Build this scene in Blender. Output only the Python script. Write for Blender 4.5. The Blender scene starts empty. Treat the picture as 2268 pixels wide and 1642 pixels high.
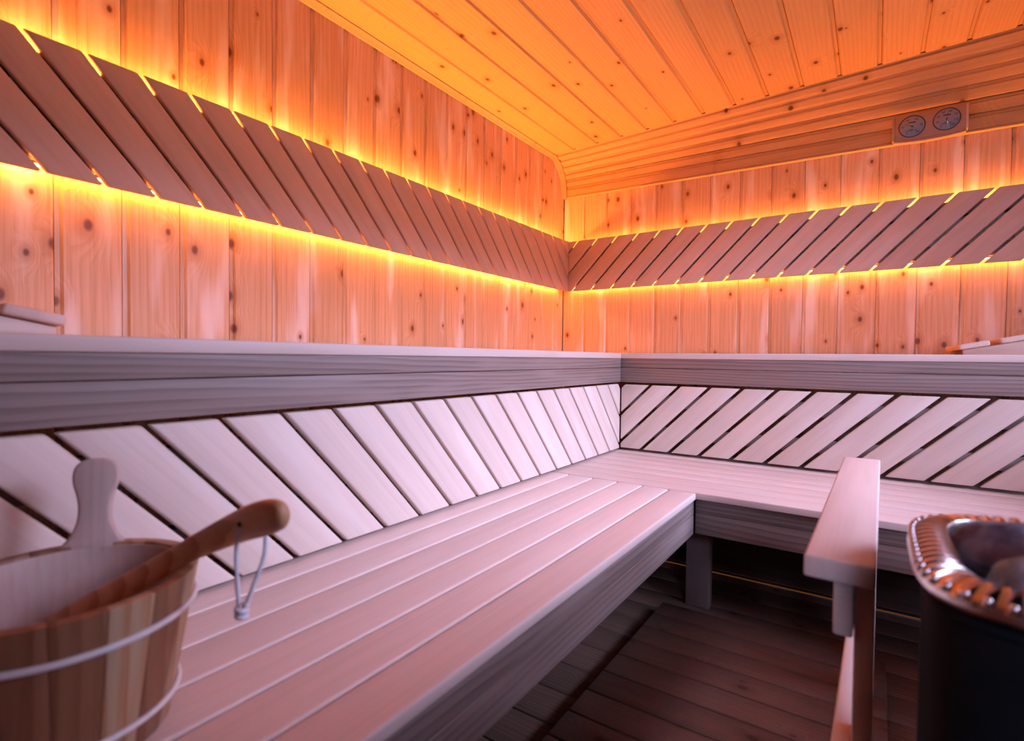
import bpy, bmesh, math, random
from mathutils import Vector, Matrix, noise

random.seed(7)
sc = bpy.context.scene
COL = sc.collection

# ------------------------------------------------------------------ camera
cam_d = bpy.data.cameras.new('camera')
cam = bpy.data.objects.new('camera', cam_d)
COL.objects.link(cam)
YAW, PITCH, ROLL, FPX = 0.599, -0.0248, 0.0112, 1172.33
CAM = Vector((1.5735, -2.85, 0.8522))
fw = Vector((-math.sin(YAW)*math.cos(PITCH), math.cos(YAW)*math.cos(PITCH), math.sin(PITCH)))
rt = Vector((math.cos(YAW), math.sin(YAW), 0))
up = rt.cross(fw)
rt2 = rt*math.cos(ROLL) + up*math.sin(ROLL)
up2 = -rt*math.sin(ROLL) + up*math.cos(ROLL)
cam.matrix_world = Matrix(((rt2.x, up2.x, -fw.x, CAM.x), (rt2.y, up2.y, -fw.y, CAM.y), (rt2.z, up2.z, -fw.z, CAM.z), (0, 0, 0, 1)))
cam_d.sensor_fit = 'HORIZONTAL'
cam_d.sensor_width = 36.0
cam_d.lens = FPX/2268*36.0
cam_d.clip_start = 0.02
cam_d.dof.use_dof = True
cam_d.dof.focus_distance = 2.2
cam_d.dof.aperture_fstop = 3.4
sc.camera = cam

# ------------------------------------------------------------------ world, lights, exposure
SKY = 32.5            # overcast daylight outside the side window
SKY_COL = (0.56, 0.60, 1.0)
LED = 150.0            # amber light strips behind the backrests
LED_COL = (1.0, 0.27, 0.045)
sc.view_settings.view_transform = 'Standard'
sc.view_settings.look = 'None'
sc.view_settings.gamma = 1.0
sc.view_settings.use_curve_mapping = False
sc.view_settings.exposure = 0.0
w = bpy.data.worlds.new('sky')
sc.world = w
w.use_nodes = True
bgn = w.node_tree.nodes['Background']
bgn.inputs[0].default_value = (*SKY_COL, 1)
bgn.inputs[1].default_value = SKY
# window opening in the right wall
RX = 2.42
WY0, WY1, WZ0, WZ1 = -2.10, -0.60, 0.72, 1.82
DX0, DX1, DZ0, DZ1 = 2.06, 2.32, 0.80, 1.70      # glazing of an unseen front door added to light the back slats
pl = bpy.data.lights.new('window_portal', 'AREA')
pl.shape = 'RECTANGLE'
pl.size = WY1-WY0
pl.size_y = WZ1-WZ0
pl.cycles.is_portal = True
po = bpy.data.objects.new('window_portal', pl)
COL.objects.link(po)
po.matrix_world = Matrix(((0, 0, 1, RX+0.05), (1, 0, 0, (WY0+WY1)/2), (0, 1, 0, (WZ0+WZ1)/2), (0, 0, 0, 1)))
pl2 = bpy.data.lights.new('added_door_portal', 'AREA')
pl2.shape = 'RECTANGLE'
pl2.size = DX1-DX0
pl2.size_y = DZ1-DZ0
pl2.cycles.is_portal = True
po2 = bpy.data.objects.new('added_door_portal', pl2)
COL.objects.link(po2)
po2.matrix_world = Matrix(((1, 0, 0, (DX0+DX1)/2), (0, 0, -1, -3.34), (0, 1, 0, (DZ0+DZ1)/2), (0, 0, 0, 1)))
sc.cycles.max_bounces = 8
sc.cycles.diffuse_bounces = 5
sc.cycles.use_denoising = True
sc.cycles.sample_clamp_indirect = 8.0

# ------------------------------------------------------------------ materials
def mat(name):
    m = bpy.data.materials.new(name)
    m.use_nodes = True
    nt = m.node_tree
    nt.nodes.clear()
    out = nt.nodes.new('ShaderNodeOutputMaterial')
    b = nt.nodes.new('ShaderNodeBsdfPrincipled')
    nt.links.new(b.outputs[0], out.inputs[0])
    return m, nt, b

def N(nt, t, **kw):
    n = nt.nodes.new(t)
    for k, v in kw.items():
        setattr(n, k, v)
    return n

def math_n(nt, op, a, b=None, clamp=False):
    n = N(nt, 'ShaderNodeMath', operation=op, use_clamp=clamp)
    for i, x in enumerate((a, b)):
        if x is None:
            continue
        if isinstance(x, (int, float)):
            n.inputs[i].default_value = x
        else:
            nt.links.new(x, n.inputs[i])
    return n.outputs[0]

def mixc(nt, fac, a, b):
    n = N(nt, 'ShaderNodeMix', data_type='RGBA')
    for s, x in ((n.inputs[0], fac), (n.inputs[6], a), (n.inputs[7], b)):
        if isinstance(x, (int, float)):
            s.default_value = x
        elif isinstance(x, tuple):
            s.default_value = (*x, 1)
        else:
            nt.links.new(x, s)
    return n.outputs[2]

def maprange(nt, v, a, b, c=0.0, d=1.0, smooth=True):
    n = N(nt, 'ShaderNodeMapRange', interpolation_type='SMOOTHSTEP' if smooth else 'LINEAR')
    nt.links.new(v, n.inputs[0])
    for i, x in enumerate((a, b, c, d)):
        n.inputs[i+1].default_value = x
    return n.outputs[0]

def wood(name, light, dark, pale=None, knots=0.0, knot_col=(0.10, 0.035, 0.012), rings=0.5, grain=0.5, rough=0.55,
         var=0.12, ring_scale=26.0, spec=0.35, knot_halo=None, alt=None):
    """Grain runs along each piece's own X axis; Object Info random shifts and tints every piece."""
    m, nt, b = mat(name)
    L = nt.links.new
    tc = N(nt, 'ShaderNodeTexCoord')
    oi = N(nt, 'ShaderNodeObjectInfo')
    rnd = oi.outputs['Random']
    off = N(nt, 'ShaderNodeCombineXYZ')
    L(math_n(nt, 'MULTIPLY', rnd, 37.3), off.inputs[0])
    L(math_n(nt, 'MULTIPLY', math_n(nt, 'FRACT', math_n(nt, 'MULTIPLY', rnd, 91.7)), 11.0), off.inputs[1])
    L(math_n(nt, 'MULTIPLY', rnd, 5.1), off.inputs[2])
    add = N(nt, 'ShaderNodeVectorMath', operation='ADD')
    L(tc.outputs['Object'], add.inputs[0])
    L(off.outputs[0], add.inputs[1])
    P = add.outputs[0]
    # knots on the face plane
    sep = N(nt, 'ShaderNodeSeparateXYZ')
    L(P, sep.inputs[0])
    kd = kr = None
    if knots > 0:
        cv = N(nt, 'ShaderNodeCombineXYZ')
        L(math_n(nt, 'MULTIPLY', sep.outputs[0], 7.0), cv.inputs[0])
        L(math_n(nt, 'MULTIPLY', sep.outputs[1], 11.0), cv.inputs[1])
        vo = N(nt, 'ShaderNodeTexVoronoi', voronoi_dimensions='2D', feature='F1')
        vo.inputs['Scale'].default_value = 1.0
        L(cv.outputs[0], vo.inputs['Vector'])
        cs = N(nt, 'ShaderNodeSeparateColor')
        L(vo.outputs['Color'], cs.inputs[0])
        gate = maprange(nt, cs.outputs[0], 1-knots-0.01, 1-knots+0.01, smooth=False)
        size = maprange(nt, cs.outputs[1], 0.0, 1.0, 0.045, 0.15, smooth=False)
        kd = math_n(nt, 'DIVIDE', vo.outputs['Distance'], size)
        core = math_n(nt, 'MULTIPLY', maprange(nt, kd, 1.0, 0.35), gate)
        halo = math_n(nt, 'MULTIPLY', maprange(nt, kd, 2.8, 0.7), gate)
        swirl = math_n(nt, 'MULTIPLY', maprange(nt, kd, 5.0, 0.0), gate)
    # rings / cathedral figure
    sv = N(nt, 'ShaderNodeVectorMath', operation='MULTIPLY')
    L(P, sv.inputs[0])
    sv.inputs[1].default_value = (0.16, 1.0, 1.0)
    base = sv.outputs[0]
    lo = N(nt, 'ShaderNodeTexNoise')
    lo.inputs['Scale'].default_value = 2.2
    lo.inputs['Detail'].default_value = 1.0
    L(base, lo.inputs['Vector'])
    lov = N(nt, 'ShaderNodeVectorMath', operation='SCALE')
    L(lo.outputs['Color'], lov.inputs[0])
    lov.inputs['Scale'].default_value = 0.16
    ad2 = N(nt, 'ShaderNodeVectorMath', operation='ADD')
    L(base, ad2.inputs[0])
    L(lov.outputs[0], ad2.inputs[1])
    vec = ad2.outputs[0]
    if knots > 0:
        sw = N(nt, 'ShaderNodeCombineXYZ')
        L(math_n(nt, 'MULTIPLY', swirl, 0.05), sw.inputs[1])
        ad3 = N(nt, 'ShaderNodeVectorMath', operation='ADD')
        L(vec, ad3.inputs[0])
        L(sw.outputs[0], ad3.inputs[1])
        vec = ad3.outputs[0]
    wv = N(nt, 'ShaderNodeTexWave', wave_type='BANDS', bands_direction='Y', wave_profile='SAW')
    wv.inputs['Scale'].default_value = ring_scale
    wv.inputs['Distortion'].default_value = 2.2
    wv.inputs['Detail'].default_value = 2.0
    wv.inputs['Detail Scale'].default_value = 1.2
    L(vec, wv.inputs['Vector'])
    fv = N(nt, 'ShaderNodeVectorMath', operation='MULTIPLY')
    L(P, fv.inputs[0])
    fv.inputs[1].default_value = (4.0, 190.0, 60.0)
    fi = N(nt, 'ShaderNodeTexNoise')
    fi.inputs['Scale'].default_value = 1.0
    fi.inputs['Detail'].default_value = 3.0
    L(fv.outputs[0], fi.inputs['Vector'])
    g1 = math_n(nt, 'MULTIPLY', maprange(nt, wv.outputs['Fac'], 0.25, 1.0), rings)
    g2 = math_n(nt, 'MULTIPLY', maprange(nt, fi.outputs['Fac'], 0.42, 0.72), grain)
    g = math_n(nt, 'ADD', g1, g2, clamp=True)
    col = mixc(nt, g, light, dark)
    if alt is not None:
        col = mixc(nt, maprange(nt, math_n(nt, 'FRACT', math_n(nt, 'MULTIPLY', rnd, 17.7)), 0.45, 0.6), col, mixc(nt, g, alt[0], alt[1]))
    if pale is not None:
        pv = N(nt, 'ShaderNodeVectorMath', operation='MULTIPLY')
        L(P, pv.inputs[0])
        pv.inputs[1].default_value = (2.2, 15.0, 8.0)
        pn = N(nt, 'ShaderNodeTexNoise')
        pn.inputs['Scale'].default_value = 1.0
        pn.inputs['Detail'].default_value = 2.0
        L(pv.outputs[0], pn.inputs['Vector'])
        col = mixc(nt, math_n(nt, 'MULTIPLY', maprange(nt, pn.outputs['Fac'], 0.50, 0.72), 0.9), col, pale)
    if knots > 0:
        col = mixc(nt, math_n(nt, 'MULTIPLY', halo, 0.6), col, knot_halo or dark)
        col = mixc(nt, math_n(nt, 'MULTIPLY', core, 0.92), col, knot_col)
    # tint per piece
    tint = math_n(nt, 'ADD', math_n(nt, 'MULTIPLY', math_n(nt, 'FRACT', math_n(nt, 'MULTIPLY', rnd, 53.1)), 2*var), 1-var)
    vm = N(nt, 'ShaderNodeVectorMath', operation='SCALE')
    L(col, vm.inputs[0])
    L(tint, vm.inputs['Scale'])
    L(vm.outputs[0], b.inputs['Base Color'])
    b.inputs['Roughness'].default_value = rough
    b.inputs['Specular IOR Level'].default_value = spec
    bp = N(nt, 'ShaderNodeBump')
    bp.inputs['Strength'].default_value = 0.12
    bp.inputs['Distance'].default_value = 0.002
    L(g, bp.inputs['Height'])
    L(bp.outputs[0], b.inputs['Normal'])
    return m

def plain(name, col, rough=0.5, metal=0.0, spec=0.5, noise_amt=0.0, noise_scale=20.0, bump=0.0, col2=None):
    m, nt, b = mat(name)
    b.inputs['Roughness'].default_value = rough
    b.inputs['Metallic'].default_value = metal
    b.inputs['Specular IOR Level'].default_value = spec
    tc = N(nt, 'ShaderNodeTexCoord')
    n = N(nt, 'ShaderNodeTexNoise')
    n.inputs['Scale'].default_value = noise_scale
    n.inputs['Detail'].default_value = 4.0
    nt.links.new(tc.outputs['Object'], n.inputs['Vector'])
    c2 = col2 or tuple(c*(1-noise_amt) for c in col)
    nt.links.new(mixc(nt, maprange(nt, n.outputs['Fac'], 0.35, 0.65), col, c2), b.inputs['Base Color'])
    if bump:
        bp = N(nt, 'ShaderNodeBump')
        bp.inputs['Strength'].default_value = bump
        bp.inputs['Distance'].default_value = 0.004
        nt.links.new(n.outputs['Fac'], bp.inputs['Height'])
        nt.links.new(bp.outputs[0], b.inputs['Normal'])
    return m

def emit(name, col, strength):
    m, nt, b = mat(name)
    b.inputs['Base Color'].default_value = (0.02, 0.02, 0.02, 1)
    b.inputs['Emission Color'].default_value = (*col, 1)
    b.inputs['Emission Strength'].default_value = strength
    return m

def glass(name, refl=1.0):
    m = bpy.data.materials.new(name)
    m.use_nodes = True
    nt = m.node_tree
    nt.nodes.clear()
    out = nt.nodes.new('ShaderNodeOutputMaterial')
    tr = N(nt, 'ShaderNodeBsdfTransparent')
    gl = N(nt, 'ShaderNodeBsdfGlossy')
    gl.inputs['Roughness'].default_value = 0.02
    fr = N(nt, 'ShaderNodeFresnel')
    fr.inputs[0].default_value = 1.5
    mx = N(nt, 'ShaderNodeMixShader')
    nt.links.new(math_n(nt, 'MULTIPLY', fr.outputs[0], refl), mx.inputs[0])
    nt.links.new(tr.outputs[0], mx.inputs[1])
    nt.links.new(gl.outputs[0], mx.inputs[2])
    nt.links.new(mx.outputs[0], out.inputs[0])
    return m

PINE = wood('spruce_panelling', (0.78, 0.53, 0.31), (0.57, 0.30, 0.13), pale=(0.92, 0.82, 0.72), knots=0.40, rings=0.30, grain=0.42, knot_col=(0.15, 0.05, 0.016),  # pale patches paint the window's sheen into the board colour
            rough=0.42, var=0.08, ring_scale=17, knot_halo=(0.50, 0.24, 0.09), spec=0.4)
CEIL = wood('spruce_ceiling', (0.74, 0.46, 0.18), (0.56, 0.30, 0.10), knots=0.30, rings=0.30, grain=0.25, rough=0.6, var=0.07,  # same spruce as the walls, amber strip glow deepened in its colour
            ring_scale=20, knot_halo=(0.55, 0.28, 0.10), spec=0.2)
COVE = wood('spruce_cove', (0.72, 0.45, 0.19), (0.54, 0.30, 0.11), knots=0.22, rings=0.25, grain=0.22, rough=0.6, var=0.06, spec=0.2)  # amber glow put into the wood colour, as on the ceiling
ASPEN = wood('aspen_slat', (0.72, 0.57, 0.48), (0.62, 0.47, 0.38), pale=(0.76, 0.63, 0.55), rings=0.22, grain=0.35, rough=0.5, var=0.05, ring_scale=9)
BENCH = wood('aspen_bench', (0.72, 0.565, 0.49), (0.62, 0.465, 0.385), pale=(0.75, 0.605, 0.53), rings=0.16, grain=0.36, rough=0.45, var=0.06, ring_scale=10)
FASCIA = wood('alder_fascia', (0.29, 0.215, 0.185), (0.18, 0.125, 0.105), pale=(0.32, 0.24, 0.21), rings=0.8, grain=0.25, rough=0.5, var=0.05, ring_scale=22)
FLOORW = wood('dark_floor_wood', (0.20, 0.12, 0.085), (0.12, 0.065, 0.042), knots=0.18, knot_col=(0.03, 0.012, 0.008), rings=0.5, grain=0.4, rough=0.6, var=0.15)
DUCK = wood('duckboard_wood', (0.15, 0.075, 0.05), (0.10, 0.047, 0.03), knots=0.26, knot_col=(0.05, 0.02, 0.01), rings=0.45, grain=0.4, rough=0.55, var=0.15)
BUCKETW = wood('bucket_pine', (0.44, 0.30, 0.18), (0.36, 0.16, 0.065), rings=0.8, grain=0.35, rough=0.5, var=0.12, ring_scale=16,
               alt=((0.24, 0.105, 0.05), (0.18, 0.07, 0.03)))
INNERW = wood('bucket_inside_lit', (0.56, 0.42, 0.36), (0.46, 0.31, 0.25), rings=0.3, grain=0.3, rough=0.55, var=0.08)  # paler copy of the bucket wood, sky light painted into it
LADLEW = wood('ladle_pine', (0.66, 0.38, 0.20), (0.50, 0.22, 0.09), rings=0.8, grain=0.3, rough=0.4, var=0.0, ring_scale=24)
GAUGEW = wood('gauge_wood', (0.55, 0.36, 0.24), (0.45, 0.27, 0.17), rings=0.2, grain=0.3, rough=0.55, var=0.0)
DARKBOARD = wood('under_bench_board', (0.16, 0.10, 0.075), (0.10, 0.06, 0.045), rings=0.4, grain=0.4, rough=0.7, var=0.1)
ROPE = plain('white_cord', (0.88, 0.86, 0.90), rough=0.8, noise_amt=0.15, noise_scale=400, bump=0.3)
HOOP = plain('pale_hoop', (0.74, 0.68, 0.66), rough=0.45, noise_amt=0.1, noise_scale=60)
STEEL = plain('brushed_steel', (0.70, 0.62, 0.58), rough=0.24, metal=1.0, noise_amt=0.08, noise_scale=60)
BLACK = plain('black_heater_steel', (0.008, 0.008, 0.009), rough=0.9, spec=0.08, noise_amt=0.3)
STONE = plain('olivine_stone', (0.13, 0.115, 0.14), rough=0.85, noise_amt=0.5, noise_scale=38, bump=0.8, col2=(0.05, 0.035, 0.05))
STONE2 = plain('grey_blue_stone', (0.22, 0.33, 0.42), rough=0.85, noise_amt=0.4, noise_scale=45, bump=0.8, col2=(0.09, 0.15, 0.21))  # grey stone with the blue of window daylight added to its colour
DIAL = plain('dial_paper', (0.70, 0.64, 0.66), rough=0.6, noise_amt=0.04)
BEZEL = plain('dark_bezel', (0.10, 0.09, 0.09), rough=0.35, metal=0.6)
INK = plain('black_ink', (0.02, 0.018, 0.02), rough=0.6)
BRASS = plain('dark_screw', (0.12, 0.10, 0.08), rough=0.4, metal=0.8)
LEDM = emit('amber_led', LED_COL, LED*0.58)
LEDU = emit('amber_led_left_top', LED_COL, LED*1.75)
LEDR = emit('amber_led_back_top', LED_COL, LED*0.62)
LEDRB = emit('amber_led_back_bottom', LED_COL, LED*0.42)
FLOOR_GLOW = emit('amber_floor_glow', LED_COL, 0.12)  # glow for light leaking under the panel, no lamp of its own
GLASS = glass('window_glass')
DGLASS = glass('dial_glass', 1.6)
GROUND = plain('terrace_ground', (0.08, 0.09, 0.06), rough=0.9, noise_amt=0.4, noise_scale=2)
HEDGE = plain('hedge_leaves', (0.03, 0.05, 0.02), rough=0.9, noise_amt=0.6, noise_scale=9)
CHAN = plain('aluminium_channel', (0.5, 0.5, 0.5), rough=0.4, metal=0.8)

# ------------------------------------------------------------------ helpers
def link(name, me, m, parent=None, M=None):
    o = bpy.data.objects.new(name, me)
    COL.objects.link(o)
    if m is not None and not me.materials:
        me.materials.append(m)
    if M is None:
        M = Matrix.Identity(4)
    if parent is not None:
        o.parent = parent
        o.matrix_basis = WORLD[parent.name].inverted() @ M
    else:
        o.matrix_basis = M
    WORLD[o.name] = M.copy()
    return o
WORLD = {}

def thing(name, label, cat, loc=(0, 0, 0), group=None):
    o = bpy.data.objects.new(name, None)
    COL.objects.link(o)
    o.empty_display_size = 0.05
    o.location = loc
    o['label'] = label
    o['category'] = cat
    if group:
        o['group'] = group
    WORLD[o.name] = Matrix.Translation(loc)
    return o

def tag(o, label, cat, group=None):
    o['label'] = label
    o['category'] = cat
    if group:
        o['group'] = group
    return o

def struct(o, label=None):
    o['kind'] = 'structure'
    if label:
        o['label'] = label
    return o

def finish(bm, name, smooth=None):
    bmesh.ops.recalc_face_normals(bm, faces=bm.faces[:])
    me = bpy.data.meshes.new(name)
    bm.to_mesh(me)
    bm.free()
    if smooth is not None:
        for p in me.polygons:
            p.use_smooth = True
        if smooth > 0:
            me.set_sharp_from_angle(angle=smooth)
    return me

BOXES = {}
def box_mesh(L, W, T, bev=0.003, seg=2, mname=''):
    k = (round(L, 4), round(W, 4), round(T, 4), bev, seg, mname)
    if k in BOXES:
        return BOXES[k]
    bm = bmesh.new()
    bmesh.ops.create_cube(bm, size=1.0)
    for v in bm.verts:
        v.co = Vector((v.co.x*L, v.co.y*W, v.co.z*T))
    if bev > 0:
        bmesh.ops.bevel(bm, geom=bm.edges[:], offset=bev, segments=seg, profile=0.5, affect='EDGES')
    BOXES[k] = finish(bm, 'plank', smooth=math.radians(50) if bev > 0 else None)
    return BOXES[k]

def basis(ex, ey, c):
    ex = Vector(ex).normalized()
    ey = Vector(ey).normalized()
    ez = ex.cross(ey)
    return Matrix(((ex.x, ey.x, ez.x, c[0]), (ex.y, ey.y, ez.y, c[1]), (ex.z, ey.z, ez.z, c[2]), (0, 0, 0, 1)))

AX = {'x': ((1, 0, 0), (0, 1, 0)), 'y': ((0, 1, 0), (-1, 0, 0)), 'z': ((0, 0, 1), (0, 1, 0)), 'zx': ((0, 0, 1), (1, 0, 0)),
      'xz': ((1, 0, 0), (0, 0, 1)), 'yz': ((0, 1, 0), (0, 0, 1))}
def bar(name, parent, m, x0, x1, y0, y1, z0, z1, axis='x', bev=0.003, seg=2):
    """Box given by its extents, with its grain axis along `axis`."""
    ex, ey = AX[axis]
    M = basis(ex, ey, ((x0+x1)/2, (y0+y1)/2, (z0+z1)/2))
    d = Vector((x1-x0, y1-y0, z1-z0))
    R = M.to_3x3().transposed()
    l = R @ d
    return link(name, box_mesh(abs(l.x), abs(l.y), abs(l.z), bev, seg, m.name), m, parent, M)

def clip(poly, axis, val, keep_less):
    out = []
    n = len(poly)
    for i in range(n):
        a, b = poly[i], poly[(i+1) % n]
        ia = (a[axis] <= val) == keep_less
        ib = (b[axis] <= val) == keep_less
        if ia:
            out.append(a)
        if ia != ib:
            t = (val-a[axis])/(b[axis]-a[axis])
            out.append((a[0]+t*(b[0]-a[0]), a[1]+t*(b[1]-a[1])))
    return out

def poly_prism(pts, thick, bev=0.0, seg=2, name='panel'):
    """Polygon in local XY, front face at z=0, extruded to z=-thick."""
    bm = bmesh.new()
    top = [bm.verts.new((p[0], p[1], 0)) for p in pts]
    bot = [bm.verts.new((p[0], p[1], -thick)) for p in pts]
    bm.faces.new(top)
    bm.faces.new(bot[::-1])
    n = len(pts)
    for i in range(n):
        bm.faces.new((top[i], bot[i], bot[(i+1) % n], top[(i+1) % n]))
    bmesh.ops.recalc_face_normals(bm, faces=bm.faces[:])
    if bev > 0:
        es = [e for e in bm.edges if e.calc_length() > bev*2.2]
        bmesh.ops.bevel(bm, geom=es, offset=bev, segments=seg, profile=0.5, affect='EDGES', clamp_overlap=True)
    return finish(bm, name, smooth=math.radians(50) if bev > 0 else None)

def extrude_profile(prof, x0, x1, name, smooth=None):
    """Closed profile in local YZ, extruded along X."""
    bm = bmesh.new()
    a = [bm.verts.new((x0, p[0], p[1])) for p in prof]
    b = [bm.verts.new((x1, p[0], p[1])) for p in prof]
    bm.faces.new(a[::-1])
    bm.faces.new(b)
    n = len(prof)
    for i in range(n):
        bm.faces.new((a[i], b[i], b[(i+1) % n], a[(i+1) % n]))
    return finish(bm, name, smooth)

def tube(path, rad, segs=10, closed=False, name='tube', radii=None, flat=None):
    bm = bmesh.new()
    n = len(path)
    path = [Vector(p) for p in path]
    rings = []
    prev = None
    for i, p in enumerate(path):
        if closed:
            t = (path[(i+1) % n]-path[i-1]).normalized()
        else:
            t = (path[min(i+1, n-1)]-path[max(i-1, 0)]).normalized()
        if prev is None:
            ref = Vector((0, 0, 1)) if abs(t.z) < 0.9 else Vector((1, 0, 0))
            u = t.cross(ref).normalized()
        else:
            u = (prev-t*prev.dot(t)).normalized()
        prev = u
        v = t.cross(u)
        r = radii[i] if radii else rad
        ru, rv = r if isinstance(r, tuple) else (r, r)
        rings.append([bm.verts.new(p+u*ru*math.cos(2*math.pi*k/segs)+v*rv*math.sin(2*math.pi*k/segs)) for k in range(segs)])
    m = n if closed else n-1
    for i in range(m):
        a, b = rings[i], rings[(i+1) % n]
        for k in range(segs):
            bm.faces.new((a[k], a[(k+1) % segs], b[(k+1) % segs], b[k]))
    if not closed:
        bm.faces.new(rings[0][::-1])
        bm.faces.new(rings[-1])
    return finish(bm, name, smooth=0)

def lathe(prof, n, name, smooth=math.radians(35)):
    bm = bmesh.new()
    rings = [[bm.verts.new((r*math.cos(2*math.pi*k/n), r*math.sin(2*math.pi*k/n), z)) for k in range(n)] for r, z in prof]
    for i in range(len(prof)-1):
        for k in range(n):
            bm.faces.new((rings[i][k], rings[i][(k+1) % n], rings[i+1][(k+1) % n], rings[i+1][k]))
    return finish(bm, name, smooth)

# ------------------------------------------------------------------ dimensions
FZ = 0.04                      # floor
X1, Y0 = 2.40, -3.30           # right wall, front wall
CZ0, CZS = 2.026, 0.035        # ceiling height, gentle fall along x
Z1, Z2, Z3, Z4 = 0.8768, 0.8528, 0.8124, 0.7499    # upper bench top, plank underside, fascia joint, fascia bottom
W = 0.6605
L1, L2 = 0.450, 0.4291         # lower bench top, plank underside
WL, WR = 1.142, 1.2227

def ceil_z(x):
    return CZ0+CZS*x

# ------------------------------------------------------------------ wall panelling
def board_profile(P, t=0.016, d=0.0062):
    return [(0.0006, -t), (0.0006, -d), (0.0058, 0), (P-0.0160, 0), (P-0.0105, -d), (P-0.0006, -d), (P-0.0006, -t)]

wl = struct(bar('wall_left', None, DARKBOARD, -0.08, -0.017, Y0-0.06, 0.08, -0.02, 2.16, 'y', bev=0))
PL = 0.1353
bmL = extrude_profile(board_profile(PL), 0, 1.0, 'board', None)
k = -7
y = -2.4306-PL*6
while y < -0.14:
    # local X up, local Y along +Y world, local Z towards the room (+X)
    M = Matrix(((0, 0, 1, 0), (0, 1, 0, y), (2.02-FZ, 0, 0, FZ), (0, 0, 0, 1)))
    me = BOXES.get('bl')
    if me is None:
        me = extrude_profile(board_profile(PL), 0, 2.02-FZ, 'board')
        BOXES['bl'] = me
    M = Matrix(((0, 0, 1, 0), (0, 1, 0, y), (1, 0, 0, FZ), (0, 0, 0, 1)))
    # right-handed: local X=up(z), local Y=+y -> local Z = X x Y = z x y = -x, so mirror the profile along y instead
    M = Matrix(((0, 0, 1, 0), (0, -1, 0, y+PL), (1, 0, 0, FZ), (0, 0, 0, 1)))
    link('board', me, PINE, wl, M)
    y += PL
last = extrude_profile([(0.0005, -0.016), (0.0005, -0.0055), (0.005, 0), (-y-0.001, 0), (-y-0.001, -0.016)], 0, 2.02-FZ, 'board')
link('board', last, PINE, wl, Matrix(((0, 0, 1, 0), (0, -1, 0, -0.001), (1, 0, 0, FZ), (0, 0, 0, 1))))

wb = struct(bar('wall_back', None, DARKBOARD, -0.08, X1+0.08, 0.017, 0.08, -0.02, 2.2, 'x', bev=0))
PR = 0.1437
meR = extrude_profile(board_profile(PR), 0, 2.0-FZ, 'board')
first = 0.1380
# corner board
cb = extrude_profile([(0.0005, -0.016), (0.0005, -0.0055), (0.005, 0), (first-0.002, 0), (first-0.002, -0.016)], 0, 2.0-FZ, 'board')
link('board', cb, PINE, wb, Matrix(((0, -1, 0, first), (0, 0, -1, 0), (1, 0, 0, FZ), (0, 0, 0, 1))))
x = first
while x+PR < X1+0.02:
    # local X=up, local Z=-y (room) -> local Y = Z x X = (-y) x z = -x ; mirror in y keeps it right-handed
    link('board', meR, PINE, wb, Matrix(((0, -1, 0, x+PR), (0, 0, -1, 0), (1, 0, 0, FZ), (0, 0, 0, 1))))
    x += PR
rest = X1-0.001-x
if rest > 0.02:
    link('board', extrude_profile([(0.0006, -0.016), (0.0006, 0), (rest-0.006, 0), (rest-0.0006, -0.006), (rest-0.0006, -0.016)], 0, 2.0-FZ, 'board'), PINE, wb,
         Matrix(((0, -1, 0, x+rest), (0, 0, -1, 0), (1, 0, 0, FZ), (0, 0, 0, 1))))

# other two walls of the cabin
def quad_wall(name, parts, m):
    bm = bmesh.new()
    for (x0, x1, y0, y1, z0, z1) in parts:
        r = bmesh.ops.create_cube(bm, size=1.0)
        for v in r['verts']:
            v.co = Vector(((x0+x1)/2+v.co.x*(x1-x0), (y0+y1)/2+v.co.y*(y1-y0), (z0+z1)/2+v.co.z*(z1-z0)))
    return link(name, finish(bm, name), m)
a, b_ = X1, X1+0.08
struct(quad_wall('wall_right', [(a, b_, Y0-0.06, WY0, -0.02, 2.2), (a, b_, WY1, 0.017, -0.02, 2.2), (a, b_, WY0, WY1, -0.02, WZ0), (a, b_, WY0, WY1, WZ1, 2.2)], FASCIA))
struct(quad_wall('wall_front', [(-0.017, DX0-0.07, Y0-0.06, Y0, -0.02, 2.2), (DX1+0.07, X1, Y0-0.06, Y0, -0.02, 2.2), (DX0-0.07, DX1+0.07, Y0-0.06, Y0, DZ1+0.10, 2.2)], DARKBOARD))
dr = thing('added_door_1', 'unseen glazed door added in the front wall to light the back slats', 'door', ((DX0+DX1)/2, Y0-0.03, FZ))
del dr['category']
struct(dr)
for (x0, x1, z0, z1) in ((DX0-0.068, DX1+0.068, FZ+0.004, DZ0), (DX0-0.068, DX1+0.068, DZ1, DZ1+0.098), (DX0-0.068, DX0, DZ0+0.0005, DZ1-0.0005), (DX1, DX1+0.068, DZ0+0.0005, DZ1-0.0005)):
    bar('added_door_frame', dr, DARKBOARD, x0, x1, Y0-0.052, Y0-0.008, z0, z1, 'x' if x1-x0 > 0.2 else 'z', bev=0.002)
bar('pane', dr, GLASS, DX0-0.01, DX1+0.01, Y0-0.034, Y0-0.028, DZ0-0.01, DZ1+0.01, 'x', bev=0)
bm = bmesh.new()
win = thing('window_1', 'wide side window letting daylight into the cabin', 'window', (RX, (WY0+WY1)/2, WZ0))
del win['category']
struct(win)
for (y0, y1, z0, z1) in ((WY0, WY1, WZ0, WZ0+0.04), (WY0, WY1, WZ1-0.04, WZ1), (WY0, WY0+0.04, WZ0+0.04, WZ1-0.04), (WY1-0.04, WY1, WZ0+0.04, WZ1-0.04)):
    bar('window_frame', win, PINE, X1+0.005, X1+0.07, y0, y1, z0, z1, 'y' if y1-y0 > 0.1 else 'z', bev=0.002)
bar('pane', win, GLASS, X1+0.034, X1+0.040, WY0+0.03, WY1-0.03, WZ0+0.03, WZ1-0.03, 'y', bev=0)

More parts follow.
